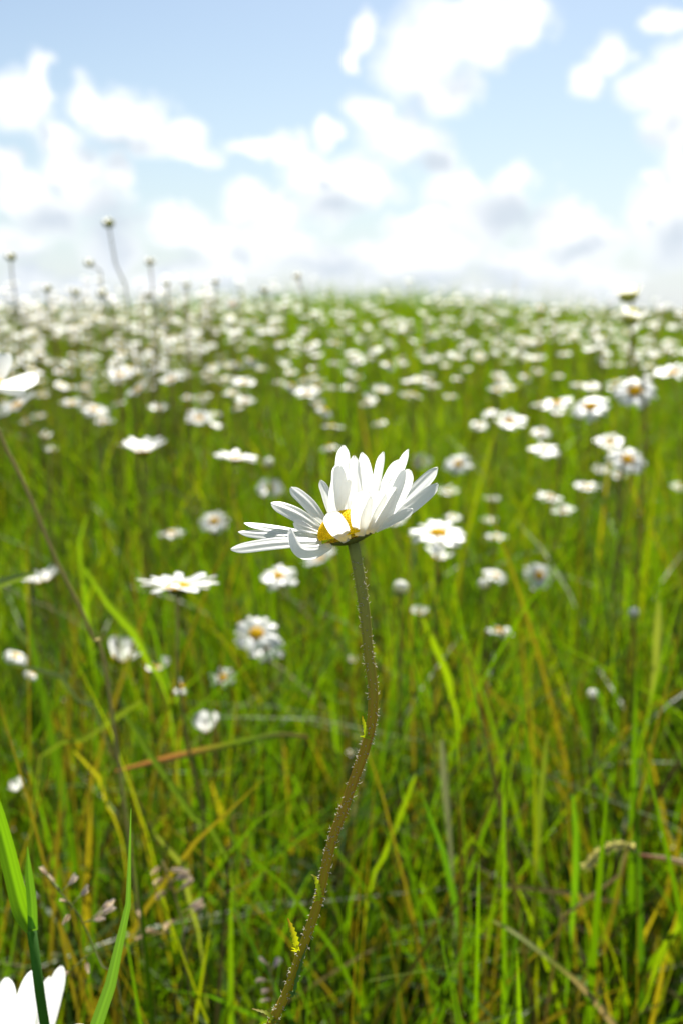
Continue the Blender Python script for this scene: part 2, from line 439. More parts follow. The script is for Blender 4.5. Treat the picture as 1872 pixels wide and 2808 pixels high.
# ------------------------------------------------------------------ the sharp daisy in front
KZ = FOCUS/FPX/2.45
def Z(zx, zy, dz=0): return np.array(P(600+zx/2.45, 1180+zy/2.45, FOCUS+dz*KZ))
rt, up, fw = np.array(RT), np.array(UP), np.array(FWD)
stem_px = [(967,1484,0),(976,1530,0),(987,1590,0),(1000,1680,0),(1006,1745,0),(1011,1800,0),(1020,1860,0),(1023,1910,0),(1020,1970,0),(1008,2030,0),(988,2090,0),(966,2150,0),(944,2215,0),(918,2280,0),(899,2350,0),(886,2415,0),(872,2475,0),(850,2545,0),(826,2610,0),(806,2670,0),(784,2730,0),(752,2790,0),(735,2830,0)]
sp = [np.array(P(a, b, FOCUS+c)) for a, b, c in stem_px]
last = sp[-1]
tail = [last+np.array([-.012, .012, -.05]), last+np.array([-.018, .05, -.16]), last+np.array([-.02, .10, -.30])]
gx, gy = last[0]-.02, last[1]+.13
tail.append(np.array([gx, gy, float(ground_z(gx, gy))-.005]))
main = empty('daisy', (gx, gy, float(ground_z(gx, gy))), 'sharp white daisy in front with raised petals on a tall hairy brown stem', 'flower')
mloc = np.array(main.location)
path = spline(sp+tail, 170)
n_in = 120
rad = np.interp(np.linspace(0, 1, 170), [0, .03, .12, .3, .5, 1], [15, 13.2, 11.8, 11, 10.8, 11.2])*FOCUS/FPX
rr = random.Random(3)
phs = [rr.uniform(0, 6.28) for _ in range(8)]
def mcol(t_, th):
    g = np.array([.37, .31, .012]); b = np.array([.42, .235, .03]); gg = np.array([.27, .30, .08])
    k = .5+.42*math.cos(6*th+phs[0])*.8+.25*math.sin(9*t_*6+phs[1])+.2*math.sin(th+phs[2]+4*t_)+rr.uniform(-.12, .12)
    k += .35*min(1, t_*2.2)-.05
    k = min(1, max(0, k)); c = g*(1-k)+b*k
    q = max(0, 1-t_/.06); return c*(1-q)+gg*q
mb = MB(); tube(mb, path, rad, 24, ridge=.07, nr=6, colfn=mcol)
mstem = mb.obj('stem', M_STEM, main, mloc)
mb = MB(); T = tangents(path)
for i in range(2600):                         # fine crooked hairs
    j = rr.randint(1, 128); p = path[j]*(1-(f := rr.random()))+path[j+1]*f
    a = rr.uniform(0, 6.28); t_ = T[j]
    u = np.cross(t_, [0, 1., 0]); u /= np.linalg.norm(u); w = np.cross(t_, u)
    d = math.cos(a)*u+math.sin(a)*w
    ln = rr.uniform(.35, 1.05)*.001*(1.0 if j < 95 else .75)
    side = np.cross(d, t_)
    q0 = p+d*rad[j]*.95; q1 = q0+d*ln*.55+t_*rr.uniform(-.3, .3)*ln+side*rr.uniform(-.3, .3)*ln; q2 = q1+d*ln*.3+t_*rr.uniform(-.7, .7)*ln+side*rr.uniform(-.5, .5)*ln
    hw = rr.uniform(.00007, .00013)
    tube(mb, [q0, q1, q2], [hw, hw*.8, hw*.35], 3, cap=False)
ho = mb.obj('hair', M_HAIR, mstem, mloc); ho['kind'] = 'stuff'
# little leaves along the stem (pixel paths, width in pixels, colours)
LEAVES = [([(1003,2018),(999,1995),(994,1975),(993,1963)], 14, (.30,.36,.02), (.16,.07,.02)),
          ([(878,2462),(871,2430),(863,2405),(853,2398)], 16, (.34,.40,.02), (.25,.22,.05)),
          ([(815,2602),(807,2570),(797,2540),(789,2518)], 19, (.38,.38,.015), (.30,.12,.05)),
          ([(806,2728),(812,2690),(826,2640),(842,2592)], 13, (.08,.17,.03), (.13,.18,.05)),
          ([(752,2800),(735,2780),(712,2772),(692,2766)], 12, (.20,.24,.02), (.25,.15,.05))]
for q, (pp, wpx, c1, c2) in enumerate(LEAVES):
    pts = spline([np.array(P(a, b, FOCUS-.0018)) for a, b in pp], 14)
    mb = MB(); ww = []
    for i in range(14):
        t_ = i/13
        ww.append(wpx*FOCUS/FPX*(math.sin(min(1, t_*2+.35)*math.pi/2))*(1-t_**3*.85)*(1+.28*(-1)**i*(t_ < .85)))
    strip(mb, pts, ww, rt*.8+fw*.6, [np.array(c1)*(1-(i/13)**3)+np.array(c2)*(i/13)**3 for i in range(14)], .12)
    for k in range(5):                        # toothed ear at the foot of the leaf
        d = rt*rr.uniform(-1, .6)*(1 if q != 3 else -1)+up*rr.uniform(-.5, .4); d /= np.linalg.norm(d)
        b = pts[0]+up*rr.uniform(-.0005, .0008)
        strip(mb, [b, b+d*.0006, b+d*.0015], [.0006, .0004, .0001], np.cross(d, fw), np.array(c1)*.9, 0)
    mb.obj('leaf', M_STEM if q == 3 else M_GRASS, mstem, mloc)
# disc, calyx
tl = R(15)
nrm = -math.sin(tl)*rt+math.cos(tl)*up-.06*fw; nrm /= np.linalg.norm(nrm)
dc = Z(862, 688, 0); DR, DH = 196*KZ, 150*KZ
pu = np.cross(nrm, fw); pu /= np.linalg.norm(pu); pw = np.cross(nrm, pu)
mb = MB(); dome(mb, dc, nrm, DR, DH, 8, 32, 0, (.95, .74, .010))
NF = 420
for i in range(NF):
    q = math.sqrt((i+.5)/NF); th = i*2.39996; ph = q*math.pi/2*.98
    off = DR*math.sin(ph)*(math.cos(th)*pu+math.sin(th)*pw)
    pos = dc+off+nrm*DH*math.cos(ph)
    nn_ = off/DR**2+nrm*DH*math.cos(ph)/DH**2; nn_ /= np.linalg.norm(nn_)
    dome(mb, pos, nn_, 8.5*KZ, 7*KZ, 2, 6, 0, np.array([.95, .76, .012])*rr.uniform(.85, 1.1))
mb.obj('disc', M_DISC, main, mloc)
mb = MB()
cc = Z(880, 715, 0)
dome(mb, cc, -nrm, 168*KZ, 40*KZ, 5, 28, 0, (.17, .18, .045))
for ring, (q, off, nb) in enumerate(((168, 4, 26), (136, 20, 22), (98, 32, 16), (60, 38, 10))):
    for k in range(nb):
        th = 2*math.pi*(k+.5*(ring % 2))/nb
        d = math.cos(th)*pu+math.sin(th)*pw; s = -math.sin(th)*pu+math.cos(th)*pw
        p0 = cc+d*(q-55)*KZ-nrm*(off+14)*KZ; p1 = cc+d*(q-8)*KZ-nrm*(off+4)*KZ; p2 = cc+d*(q+10)*KZ-nrm*(off-12)*KZ
        strip(mb, [p0, p1, p2], [38*KZ, 40*KZ, 10*KZ], s, [(.18, .22, .05), (.17, .17, .045), (.16, .08, .035)], .05)
    # each ring of bracts laps over the next
mb.obj('calyx', M_STEM, main, mloc)
# ray petals: (control points, width, roll in degrees: 0 faces the lens, cup)
PET = [
 ([(872,600,165),(835,340,175),(836,97,150)], 104, 12, .18),
 ([(760,640,120),(792,470,120),(818,340,100),(800,222,70)], 138, -18, .25),
 ([(935,600,170),(925,400,190),(904,168,185)], 92, 25, .2),
 ([(990,610,150),(1000,400,185),(957,146,195)], 92, -25, .2),
 ([(1020,640,110),(1055,430,120),(1080,270,115),(1104,142,105)], 58, 52, .3),
 ([(1045,640,80),(1135,370,90),(1215,196,85)], 96, 30, .2),
 ([(1050,650,30),(1175,360,20),(1272,124,5)], 72, 28, .2),
 ([(1040,670,-60),(1170,470,-60),(1282,262,-70)], 140, 26, .25),
 ([(1050,650,20),(1260,455,30),(1468,248,20)], 88, -28, .2),
 ([(1050,665,-40),(1270,520,-35),(1470,356,-45)], 84, -40, .25),
 ([(1050,675,-80),(1180,590,-90),(1304,532,-110)], 60, -40, .2),
 ([(945,712,-165),(958,560,-225),(982,398,-230)], 142, 12, .22),
 ([(985,700,-140),(1020,560,-190),(1108,408,-200)], 118, 28, .25),
 ([(1020,690,-110),(1090,560,-140),(1190,380,-150)], 100, 38, .25),
 ([(862,748,-165),(812,672,-225),(735,552,-250)], 136, -6, .2),
 ([(758,772,-110),(640,812,-200),(545,790,-240),(482,652,-235)], 82, 35, .5),
 ([(690,745,-50),(380,757,-90),(78,800,-100)], 78, 50, .12),
 ([(680,740,0),(400,706,0),(128,682,0)], 50, 58, .2),
 ([(670,725,50),(400,662,60),(168,622,60)], 56, 55, .2),
 ([(690,670,110),(530,566,120),(350,486,110)], 92, 42, .15),
 ([(690,690,80),(590,650,70),(500,618,50)], 66, 48, .2),
 ([(710,620,140),(595,480,160),(482,383,165)], 92, 36, .15),
 ([(760,590,170),(725,430,200),(684,333,215)], 66, 26, .2),
]
for k, (ct, wz, roll, cup) in enumerate(PET):
    pts = [Z(*c) for c in ct]
    d = pts[-1]-pts[0]; d /= np.linalg.norm(d)
    s0 = np.cross(d, fw); s0 /= np.linalg.norm(s0)
    s_ = s0*math.cos(R(roll))+np.cross(d, s0)*math.sin(R(roll))
    mb = MB(); petal(mb, pts, wz*KZ/max(.55, math.cos(R(roll))), s_, cup=cup, nl=26, nw=13, notch=.045, seed=k*5+1, groove=.026, twist=rr.uniform(-.3, .3))
    mb.obj('petal', M_PETAL, main, mloc)

# ------------------------------------------------------------------ other daisies one can point at
# px, py, width px, height/width, sideways tilt deg, form, label (, real diameter)
FL = [
 (394,1237,125,.36,2,'cup','flat white daisy seen edge-on, left one of the two level with the sharp flower top'),
 (648,1258,128,.30,-3,'flat','ragged edge-on daisy on a dark stem just left of the sharp flower top'),
 (740,1341,74,.80,0,'up','small pale daisy facing out, below the ragged edge-on daisy on its dark stem'),
 (588,1430,88,.70,6,'flat','greyish backlit daisy with pale centre, left of the sharp flower petals'),
 (122,1592,106,.60,14,'cup','cupped daisy with yellow centre near the left edge beside a leaning stem'),
 (487,1612,227,.36,0,'up','large daisy seen from its side, biggest of the blurred ones left of the sharp stem'),
 (764,1580,113,.58,0,'flat','yellow-centred daisy under the left petals of the sharp flower'),
 (877,1533,104,.46,24,'flat','white tilted daisy partly hidden beneath the sharp flower, touching its stem'),
 (704,1738,132,.75,0,'flat','upper daisy of the overlapping pair facing out left of the sharp stem'),
 (725,1770,116,.72,-8,'flat','lower daisy of the overlapping pair facing out left of the sharp stem'),
 (331,1807,100,.60,-18,'deep','half-open daisy with petals in a lopsided V, over a brown stem at left'),
 (430,1833,80,.55,6,'cup','small cupped daisy just right of the lopsided V-shaped one'),
 (497,1884,62,.80,0,'up','daisy with only a few petals left and its yellow centre bare on one side'),
 (612,1859,76,.80,4,'up','thin daisy with a big orange yellow centre and short sparse petals'),
 (45,1800,80,.45,-26,'droop','drooping white daisy near the left edge, upper of two close together'),
 (92,1848,56,.50,-20,'droop','drooping white daisy near the left edge, lower of two close together'),
 (570,2000,78,.72,8,'deep','cupped white daisy low in the grass above a long orange dry blade'),
 (52,2163,48,1.3,20,'deep','folded pale daisy at the left edge deep in the grass'),
 (470,1463,74,.30,0,'flat','thin white daisy of curved petals left of the greyish backlit one'),
 (1199,1463,161,.46,0,'flat','bright white daisy with yellow centre nearest to the right of the sharp flower'),
 (1205,1531,98,.42,0,'cup','daisy showing two white lobes, right below the bright one by the sharp flower'),
 (1240,1418,50,.50,0,'flat','small daisy peeking out just above the bright one right of the sharp flower'),
 (1339,1427,48,.45,0,'flat','faint small daisy right of the bright one, upper of two in a column'),
 (1357,1475,66,.42,0,'flat','flat small daisy right of the bright one, lower of two in a column'),
 (1357,1579,72,.50,-14,'flat','tilted daisy with yellow centre above a round bud, right of the sharp stem'),
 (1476,1579,88,.85,0,'flat','round daisy facing straight out with orange centre, right of the sharp stem'),
 (1148,1681,48,.50,0,'cup','half-open yellowish daisy at the top of a bright slanting blade'),
 (1369,1731,93,.40,-20,'flat','tilted daisy of two lobes with brown centre, lowest on the right'),
 (1739,1073,122,.66,18,'flat','tilted yellow-centred daisy beside the tall stalk at right, top of a row of three'),
 (1617,1115,115,.52,16,'flat','daisy with yellow centre in the middle of a slanting row of three at right'),
 (1524,1106,102,.44,10,'flat','white daisy at the left end of a slanting row of three at right'),
 (1843,1023,100,.55,14,'flat','white daisy cut by the right edge, high above the others there'),
 (1396,1157,92,.50,-4,'up','full white daisy right of centre next to a smaller one'),
 (1312,1166,50,.50,0,'flat','smaller daisy just left of the full white one right of centre'),
 (1670,1214,86,.48,6,'up','upper daisy touching the orange centred one near the right edge'),
 (1718,1261,112,.66,0,'flat','daisy with orange centre facing out near the right edge, in a cluster'),
 (1646,1288,46,.80,0,'up','small daisy at the left foot of the cluster near the right edge'),
 (1694,1303,50,.70,0,'up','small daisy at the bottom of the cluster near the right edge'),
 (1491,1235,88,.40,-6,'flat','flat daisy with yellow middle left of the cluster near the right edge'),
 (1255,1273,80,.70,10,'flat','daisy with yellow centre just right of the sharp flower tips'),
 (1154,1267,58,.80,0,'up','dim daisy with orange centre behind the sharp flower right petal tips'),
 (1608,1336,76,.42,-3,'flat','flat edge-on daisy on a dark stem below the cluster near the right edge'),
 (1506,1363,80,.46,-8,'flat','upper daisy of a touching pair right of the sharp flower'),
 (1542,1402,66,.56,8,'up','white daisy right of the sharp flower, lower one of a touching pair'),
 (1228,1348,60,.50,0,'flat','small daisy level with the sharp flower right tips, close to them'),
 (1348,1366,46,.45,0,'flat','tiny daisy alone between the sharp flower and the touching pair'),
 (1482,1187,56,.50,0,'flat','small daisy above the flat yellow-middled one at right'),
 (1076,1429,98,.50,14,'flat','white daisy half hidden behind the right petals of the sharp flower'),
 (1864,1333,56,.60,0,'flat','daisy cut off by the right edge at mid height'),
 (48,1115,124,.60,24,'up','ragged blurred daisy at the left edge under a nearer petal'),
 (197,1106,68,.40,0,'flat','left one of three flat daisies stepping down at the left'),
 (257,1124,78,.36,0,'flat','middle one of three flat daisies stepping down at the left'),
 (285,1157,62,.36,0,'flat','lowest one of three flat daisies stepping down at the left'),
 (379,1070,80,.55,34,'flat','grey shaded daisy turned aside on a slant, above the edge-on daisies at left'),
 (546,1148,78,.50,0,'up','daisy with faint yellow middle above the ragged edge-on daisy'),
 (549,1093,48,.50,0,'flat','small daisy straight above the one with faint yellow middle'),
 (672,1100,60,.42,0,'flat','small flat daisy above and left of the sharp flower, alone'),
 (328,1029,84,.44,0,'up','fluffy white daisy high at left above the grey slanting one'),
 (469,1043,86,.42,8,'up','broad white daisy high at left, right of the fluffy one'),
 (170,1020,52,.55,0,'flat','round small daisy high at left near the nearest white petal'),
 (233,1061,52,.48,0,'flat','small daisy between the round one and the grey slanting one at left'),
 (525,987,44,.75,0,'cup','yellowish small daisy high at left above the broad one'),
 (666,1050,72,.42,0,'flat','white daisy high above the sharp flower left tips'),
 (842,1080,76,.50,0,'up','dense white daisy straight above the sharp flower tallest petals'),
 (639,836,60,.75,20,'up','tall white daisy rising over the crest against the sky'),
]
rf = random.Random(21)
fl_rects = []
for k, it in enumerate(FL):
    px, py, w, asp, tilt, form, label = it
    D = .047
    d = min(FPX*D/w, .37*FPX/max(60, (py-HOR)))
    if py < 900: d = 1.9
    rad_ = w/2*d/FPX
    head = np.array(P(px, py, d))
    dep = math.asin(min(1, max(-1, (CAMZ-head[2])/np.linalg.norm(head-np.array(CAM)))))
    if form in ('deep', 'cup'): lean = R(5)+rf.uniform(-.1, .1)
    elif not any(q in label for q in ('yellow', 'orange', 'centre', 'middle', 'facing')):
        lean = max(.0, math.asin(asp)*.6-dep)
        if form == 'flat' and k % 3: form = 'up'
        if 'biggest' in label: lean = -.12
    else: lean = math.asin(min(.95, asp))-dep
    if form == 'deep': rad_ *= 1.5
    if form == 'cup': rad_ *= 1.15
    axis = np.array([-math.sin(R(tilt)), -math.sin(lean), math.cos(lean)*math.cos(R(tilt))])
    bx, by = head[0]+rf.uniform(-.05, .05)+.04*math.sin(R(tilt)), head[1]+rf.uniform(-.03, .07)
    base = np.array([bx, by, float(ground_z(bx, by))])
    e = empty('daisy', base, label, 'flower', 'daisies in the meadow')
    miss = ()
    if 'few petals' in label: miss = tuple(range(0, 6))+tuple(range(11, 18))
    if 'two lobes' in label or 'two white lobes' in label: miss = (3, 4, 5, 6, 13, 14, 15, 16)
    if 'big orange' in label: miss = (1, 3, 4, 7, 9, 10, 12, 15, 17)
    if 'lopsided' in label: miss = (3, 4, 5, 12, 13)
    daisy_parts(e, head, axis, rad_, form, rf, base, count=19 if miss else None, spin=rf.uniform(0, 6.28), miss=miss, bend=.04)
    fl_rects.append((px, py, w*.55, w*max(asp, .4)*.6, d))

# near daisy whose head stands mostly outside the left edge, on its long brown stem
hd = np.array(P(-32, 1062, .44))
sp2 = [np.array(P(a, b, d)) for a, b, d in ((-30,1085,.44),(-22,1130,.445),(0,1200,.45),(36,1262,.455),(100,1402,.465),(145,1516,.475),(197,1620,.485),(235,1698,.495),(272,1800,.505),(300,1900,.515))]
bx, by = sp2[-1][0]+.03, sp2[-1][1]+.06
base = np.array([bx, by, float(ground_z(bx, by))])
e = empty('daisy', base, 'near daisy cut by the left edge, one petal showing, on a long leaning stem', 'flower', 'daisies in the meadow')
mb = MB(); tube(mb, spline([hd]+sp2+[base], 50), .00095, 8, (.40, .33, .12)); mb.obj('stem', M_STEM, e, base)
for nm, me in (('disc', DISC[1]), ('calyx', CALYX)):
    o = bpy.data.objects.new(nm, me); link(o, e); o.matrix_local = Matrix.Translation(Vector(hd-base)) @ Matrix.Rotation(R(-12), 4, 'Y') @ Matrix.Scale(.023, 4)
for q, (b, mid, tip, w, z, ro) in enumerate([((-20,1064),(45,1056),(106,1031),44,-.002,35),((-14,1056),(4,1015),(24,968),40,.004,10),((-30,1054),(-18,1010),(-4,962),40,.006,10),((-24,1066),(30,1074),(70,1068),40,-.006,50),((-40,1064),(-90,1050),(-140,1040),40,-.002,40),((-40,1056),(-70,1010),(-90,975),40,.004,20),((-34,1070),(-60,1085),(-90,1088),40,-.008,50),((-26,1052),(-40,1005),(-52,965),38,.006,10)]):
    pts = [np.array(P(*b, .44+z*.4)), np.array(P(*mid, .44+z)), np.array(P(*tip, .44+z*1.6))]
    dd = pts[2]-pts[0]; dd /= np.linalg.norm(dd); s0 = np.cross(dd, fw); s0 /= np.linalg.norm(s0)
    mb = MB(); petal(mb, pts, w*.44/FPX, s0*math.cos(R(ro))+np.cross(dd, s0)*math.sin(R(ro)), cup=.2, nl=16, nw=7, seed=140+q); mb.obj('petal', M_PETAL, e, base)
# near daisy rising into the bottom left corner
e_hd = np.array(P(80, 2900, .33)); bx, by = e_hd[0]-.02, e_hd[1]+.04
base = np.array([bx, by, float(ground_z(bx, by))])
e = empty('daisy', base, 'near daisy rising into the bottom left corner, upright white petals behind a green grass stalk', 'flower', 'daisies in the meadow')
eloc = base
mb = MB(); tube(mb, spline([base, base*.5+e_hd*.5+np.array([.004, 0, 0]), e_hd-np.array([0, 0, .003])], 12), .0011, 8, (.09, .09, .025)); mb.obj('stem', M_STEM, e, eloc)
for nm, me in (('disc', DISC[0]), ('calyx', CALYX)):
    o = bpy.data.objects.new(nm, me); link(o, e); o.matrix_local = Matrix.Translation(Vector(e_hd-eloc)) @ Matrix.Rotation(R(10), 4, 'X') @ Matrix.Scale(.024, 4)
for q, (b, mid, tip, w) in enumerate([((40,2890,0),(22,2790,-.002),(18,2678,-.004),50),((70,2890,-.004),(72,2780,-.007),(108,2655,-.008),64),((110,2890,.002),(135,2780,.004),(170,2646,.006),44),((100,2885,.004),(120,2770,.008),(140,2676,.010),40),((30,2890,.004),(-20,2800,.006),(-50,2720,.006),50),((125,2900,0),(180,2850,-.003),(240,2815,-.006),46)]):
    mb = MB(); petal(mb, [np.array(P(x, y, .33+z)) for x, y, z in (b, mid, tip)], w*.33/FPX*1.08, rt+fw*.3*(-1)**q, cup=.25, nl=16, nw=9, seed=90+q, maxat=.5)
    mb.obj('petal', M_PETAL, e, eloc)
fl_rects += [(20, 1050, 110, 60, .44), (90, 2740, 110, 110, .33)]

# ------------------------------------------------------------------ buds and spent heads on tall stalks
TALL = [(298,612,40,(352,847),1.15,'bud','spent flower head on the tallest stalk standing against the sky at left'),
 (30,704,36,(54,858),1.2,'bud','spent flower head on a tall stalk against the sky at the far left edge'),
 (245,722,32,(282,800),1.25,'bud','green bud on a leaning stalk under the tallest stalk, its left neighbour'),
 (131,792,30,(137,890),1.5,'bud','bud on a short upright stalk against the sky, second from the left edge'),
 (209,801,32,(211,890),1.6,'bud','pale bud on an upright stalk between the two short stalks at left'),
 (279,804,36,(312,900),1.3,'bud','dark bud low beside the foot of the tallest stalk'),
 (412,718,30,(420,860),1.8,'pale','pale bud on a faint stalk right of the tallest stalk'),
 (406,811,26,(430,900),1.7,'pale','low pale bud under the faint stalk right of the tallest one'),
 (457,778,24,(462,880),2.0,'bud','tiny bud on a thin stalk over the left horizon, left one of a close pair'),
 (513,781,22,(515,880),2.0,'bud','tiny bud on a thin stalk over the left horizon, right one of a close pair'),
 (591,772,24,(600,880),2.1,'pale','pale tiny bud above the tall white daisy on the crest'),
 (725,796,28,(735,890),2.0,'bud','dark bud on a stalk over the horizon, middle of the photo'),
 (815,757,28,(838,880),1.9,'pale','yellowish bud on a leaning stalk over the middle of the horizon'),
 (1721,810,50,(1730,900),1.05,'half','half-open bud topping the stalk against the sky at right'),
 (1727,872,50,(1768,1130),1.0,'half','round yellowish bud on the dark stalk at right, under a half-open one'),
 (737,1273,27,(735,1400),1.2,'round','round pale bud right of the ragged edge-on daisy'),
 (141,1237,30,(141,1380),1.2,'bud','grey bud in the grass left of the flat white edge-on daisy'),
 (125,1198,34,(128,1330),1.5,'pale','pale bud above the grey bud near the left edge'),
 (1096,1618,40,(1096,1760),.8,'round','round white bud just right of the sharp stem'),
 (1324,1606,30,(1330,1750),.9,'round','round cream bud tucked under the tilted yellow-centred daisy'),
 (1736,1684,27,(1740,1800),.85,'round','faint white bud beside a pale upright leaf at right'),
 (1623,1907,27,(1625,2050),.75,'round','small pale bud low in the grass at right'),
 (963,1812,24,(960,1950),.9,'pale','tiny straw bud left of the sharp stem, upper of two'),
 (963,2069,24,(960,2200),.75,'pale','tiny straw bud left of the sharp stem, lower of two')]
def bud_head(e, head, ax, rad_, kind, r, loc):
    c = {'bud': ((.22, .26, .06), (.42, .40, .10)), 'pale': ((.25, .26, .10), (.42, .36, .10)), 'half': ((.30, .34, .10), (.80, .74, .20)), 'round': ((.20, .24, .09), (.72, .70, .50))}[kind]
    ax = np.asarray(ax)/np.linalg.norm(ax)
    mb = MB(); dome(mb, head, -ax, rad_, rad_*.75, 4, 12, 0, c[0])
    mb.obj('calyx', M_STEM, e, loc)
    mb = MB(); dome(mb, head, ax, rad_*.96, rad_*(.75 if kind in ('bud', 'pale') else 1.05), 4, 12, 0, c[1])
    a = np.cross(ax, [0, 1., 0]); a /= np.linalg.norm(a); b = np.cross(ax, a)
    mb.obj('disc', M_DISC, e, loc)
    nP = {'bud': 4, 'pale': 5, 'half': 13, 'round': 12}[kind]
    for q in range(nP):                        # short withered or still folded rays
        th = 6.283*q/nP+r.uniform(-.2, .2); d = math.cos(th)*a+math.sin(th)*b
        p0 = head+d*rad_*.9
        if kind == 'round': pts = [p0, head+d*rad_*.85+ax*rad_*.8, head+d*rad_*.2+ax*rad_*1.25]
        else: pts = [p0, p0+d*rad_*.3+ax*rad_*.5, p0+d*rad_*r.uniform(.1, .8)+ax*rad_*r.uniform(.7, 1.1)]
        mb = MB(); petal(mb, pts, rad_*.55, np.cross(d, ax), nl=6, nw=3, seed=q)
        mb.obj('petal', M_PETAL, e, loc)
for px, py, w, ft, d, kind, label in TALL:
    d = min(d, 1.28); w = w*(.84 if kind in ('bud', 'pale') else 1.08)
    head = np.array(P(px, py, d)); low = np.array(P(ft[0], ft[1], d+.04))
    ext = low+(low-head)*.6
    bx, by = ext[0], ext[1]+.03; base = np.array([bx, by, float(ground_z(bx, by))])
    e = empty('flower_bud', base, label, 'flower bud', 'buds and spent heads on stalks')
    ax = np.array([rf.uniform(-.25, .25), rf.uniform(-.25, .1), 1])
    mb = MB(); tube(mb, spline([base, base*.5+low*.5, low, head*.5+low*.5+np.array([rf.uniform(-.004, .004), 0, 0]), head], 20), np.linspace(.0013, .0010, 20), 6, stem_cols(rf))
    mb.obj('stem', M_STEM, e, base)
    bud_head(e, head, ax, w/2*d/FPX, kind, rf, base)
    fl_rects.append((px, py, w*.5, w*.5, d))

# ------------------------------------------------------------------ grass blades and stalks one can point at
GREEN, YEL, BLUE, STRAW, PALE, ORG, OLIVE, BRN = (.085,.165,.014), (.17,.25,.012), (.075,.155,.060), (.24,.19,.085), (.17,.20,.10), (.42,.20,.055), (.13,.15,.035), (.17,.10,.05)
BL = [
 ([(360,2217),(358,2320),(354,2420),(349,2510),(336,2570),(310,2680),(270,2820)], [0,9,15,18,17,30,46], .262, BLUE, 'sharp blue-green grass blade standing near the bottom left', 'root'),
 ([(845,2020),(760,2015),(640,2040),(480,2075),(318,2115)], [7,13,17,19,9], .60, [BRN,OLIVE,YEL,ORG,ORG], 'long orange and yellow dry blade lying across the grass at left', 'lie'),
 ([(392,1920),(350,1945),(325,1962),(225,2030)], [8,22,22,16], .66, YEL, 'yellow folded blade in the grass above the long orange dry one', 'root'),
 ([(345,1960),(420,2080),(520,2225)], [10,22,24], .60, (.13,.23,.012), 'bright green blade slanting across the long orange dry one', 'root'),
 ([(1158,1695),(1195,1780),(1225,1850),(1236,1905)], [7,24,26,18], .78, YEL, 'bright yellow-green blade slanting right of the sharp stem', 'root'),
 ([(1806,1650),(1804,1720),(1800,1800),(1790,1890)], [10,26,28,14], .80, PALE, 'pale grey-green upright leaf near the right edge', 'root'),
 ([(1210,2030),(1216,2110),(1226,2220),(1238,2385)], [10,22,20,10], .62, PALE, 'pale dry upright blade right of the sharp stem, low down', 'root'),
 ([(1360,2428),(1530,2445),(1705,2475)], [10,12,8], .62, STRAW, 'thin straw stalk lying level in the grass at lower right', 'lie'),
 ([(1350,2525),(1420,2565),(1530,2650),(1600,2712),(1685,2815)], [8,11,12,16,18], .52, [OLIVE,PALE,OLIVE,STRAW,STRAW], 'long pale stalk slanting down through the lower right corner', 'lie'),
 ([(1880,2500),(1840,2570),(1805,2640),(1778,2725)], [26,36,34,12], .55, YEL, 'broad bright blade at the right edge near the bottom', 'root'),
 ([(1138,2125),(1110,2200),(1065,2320)], [8,20,18], .64, YEL, 'bright narrow blade leaning left, right beside the sharp lower stem', 'root'),
 ([(1335,2350),(1328,2295),(1300,2300),(1250,2370)], [14,24,24,14], .62, YEL, 'yellow-green blade bent over sharply at lower right', 'root'),
 ([(400,1362),(425,1338),(452,1331),(482,1340),(508,1364)], [6,9,10,9,5], 1.15, PALE, 'pale thin blade arching over above the greyish daisy at left', 'root'),
 ([(-30,1608),(20,1592),(98,1570)], [24,26,10], .55, (.22,.30,.12), 'wide pale blade entering from the left edge by the cupped daisy', 'lie'),
 ([(40,1822),(110,1826),(160,1850),(195,1905)], [10,18,20,12], .58, (.22,.28,.10), 'pale green blade arching over near the left edge', 'root'),
 ([(235,1560),(320,1690),(385,1755),(410,1820)], [8,20,22,14], .72, (.15,.24,.02), 'broad green blade slanting down left of the biggest blurred daisy', 'root'),
 ([(240,1410),(215,1500),(230,1600),(240,1700)], [6,16,20,18], .95, (.14,.24,.012), 'bright upright blade beside the leaning brown stem at left', 'root'),
 ([(1500,2010),(1492,2100),(1482,2185),(1478,2300)], [8,22,26,20], .62, YEL, 'bright upright blade low at right of the pale dry blade', 'root'),
 ([(1570,2180),(1580,2300),(1575,2450)], [8,20,22], .58, (.10,.21,.015), 'straight green blade left of the drooping seed spike', 'root'),
 ([(205,2060),(250,2085),(275,2140),(292,2200)], [6,10,12,8], .62, (.26,.24,.04), 'yellowed curling blade left of the sharp blue-green one', 'root'),
 ([(430,2290),(480,2330),(510,2400),(522,2470)], [8,16,18,14], .55, PALE, 'pale blade bending over right of the sharp blue-green one', 'root'),
]
blade_pts = []
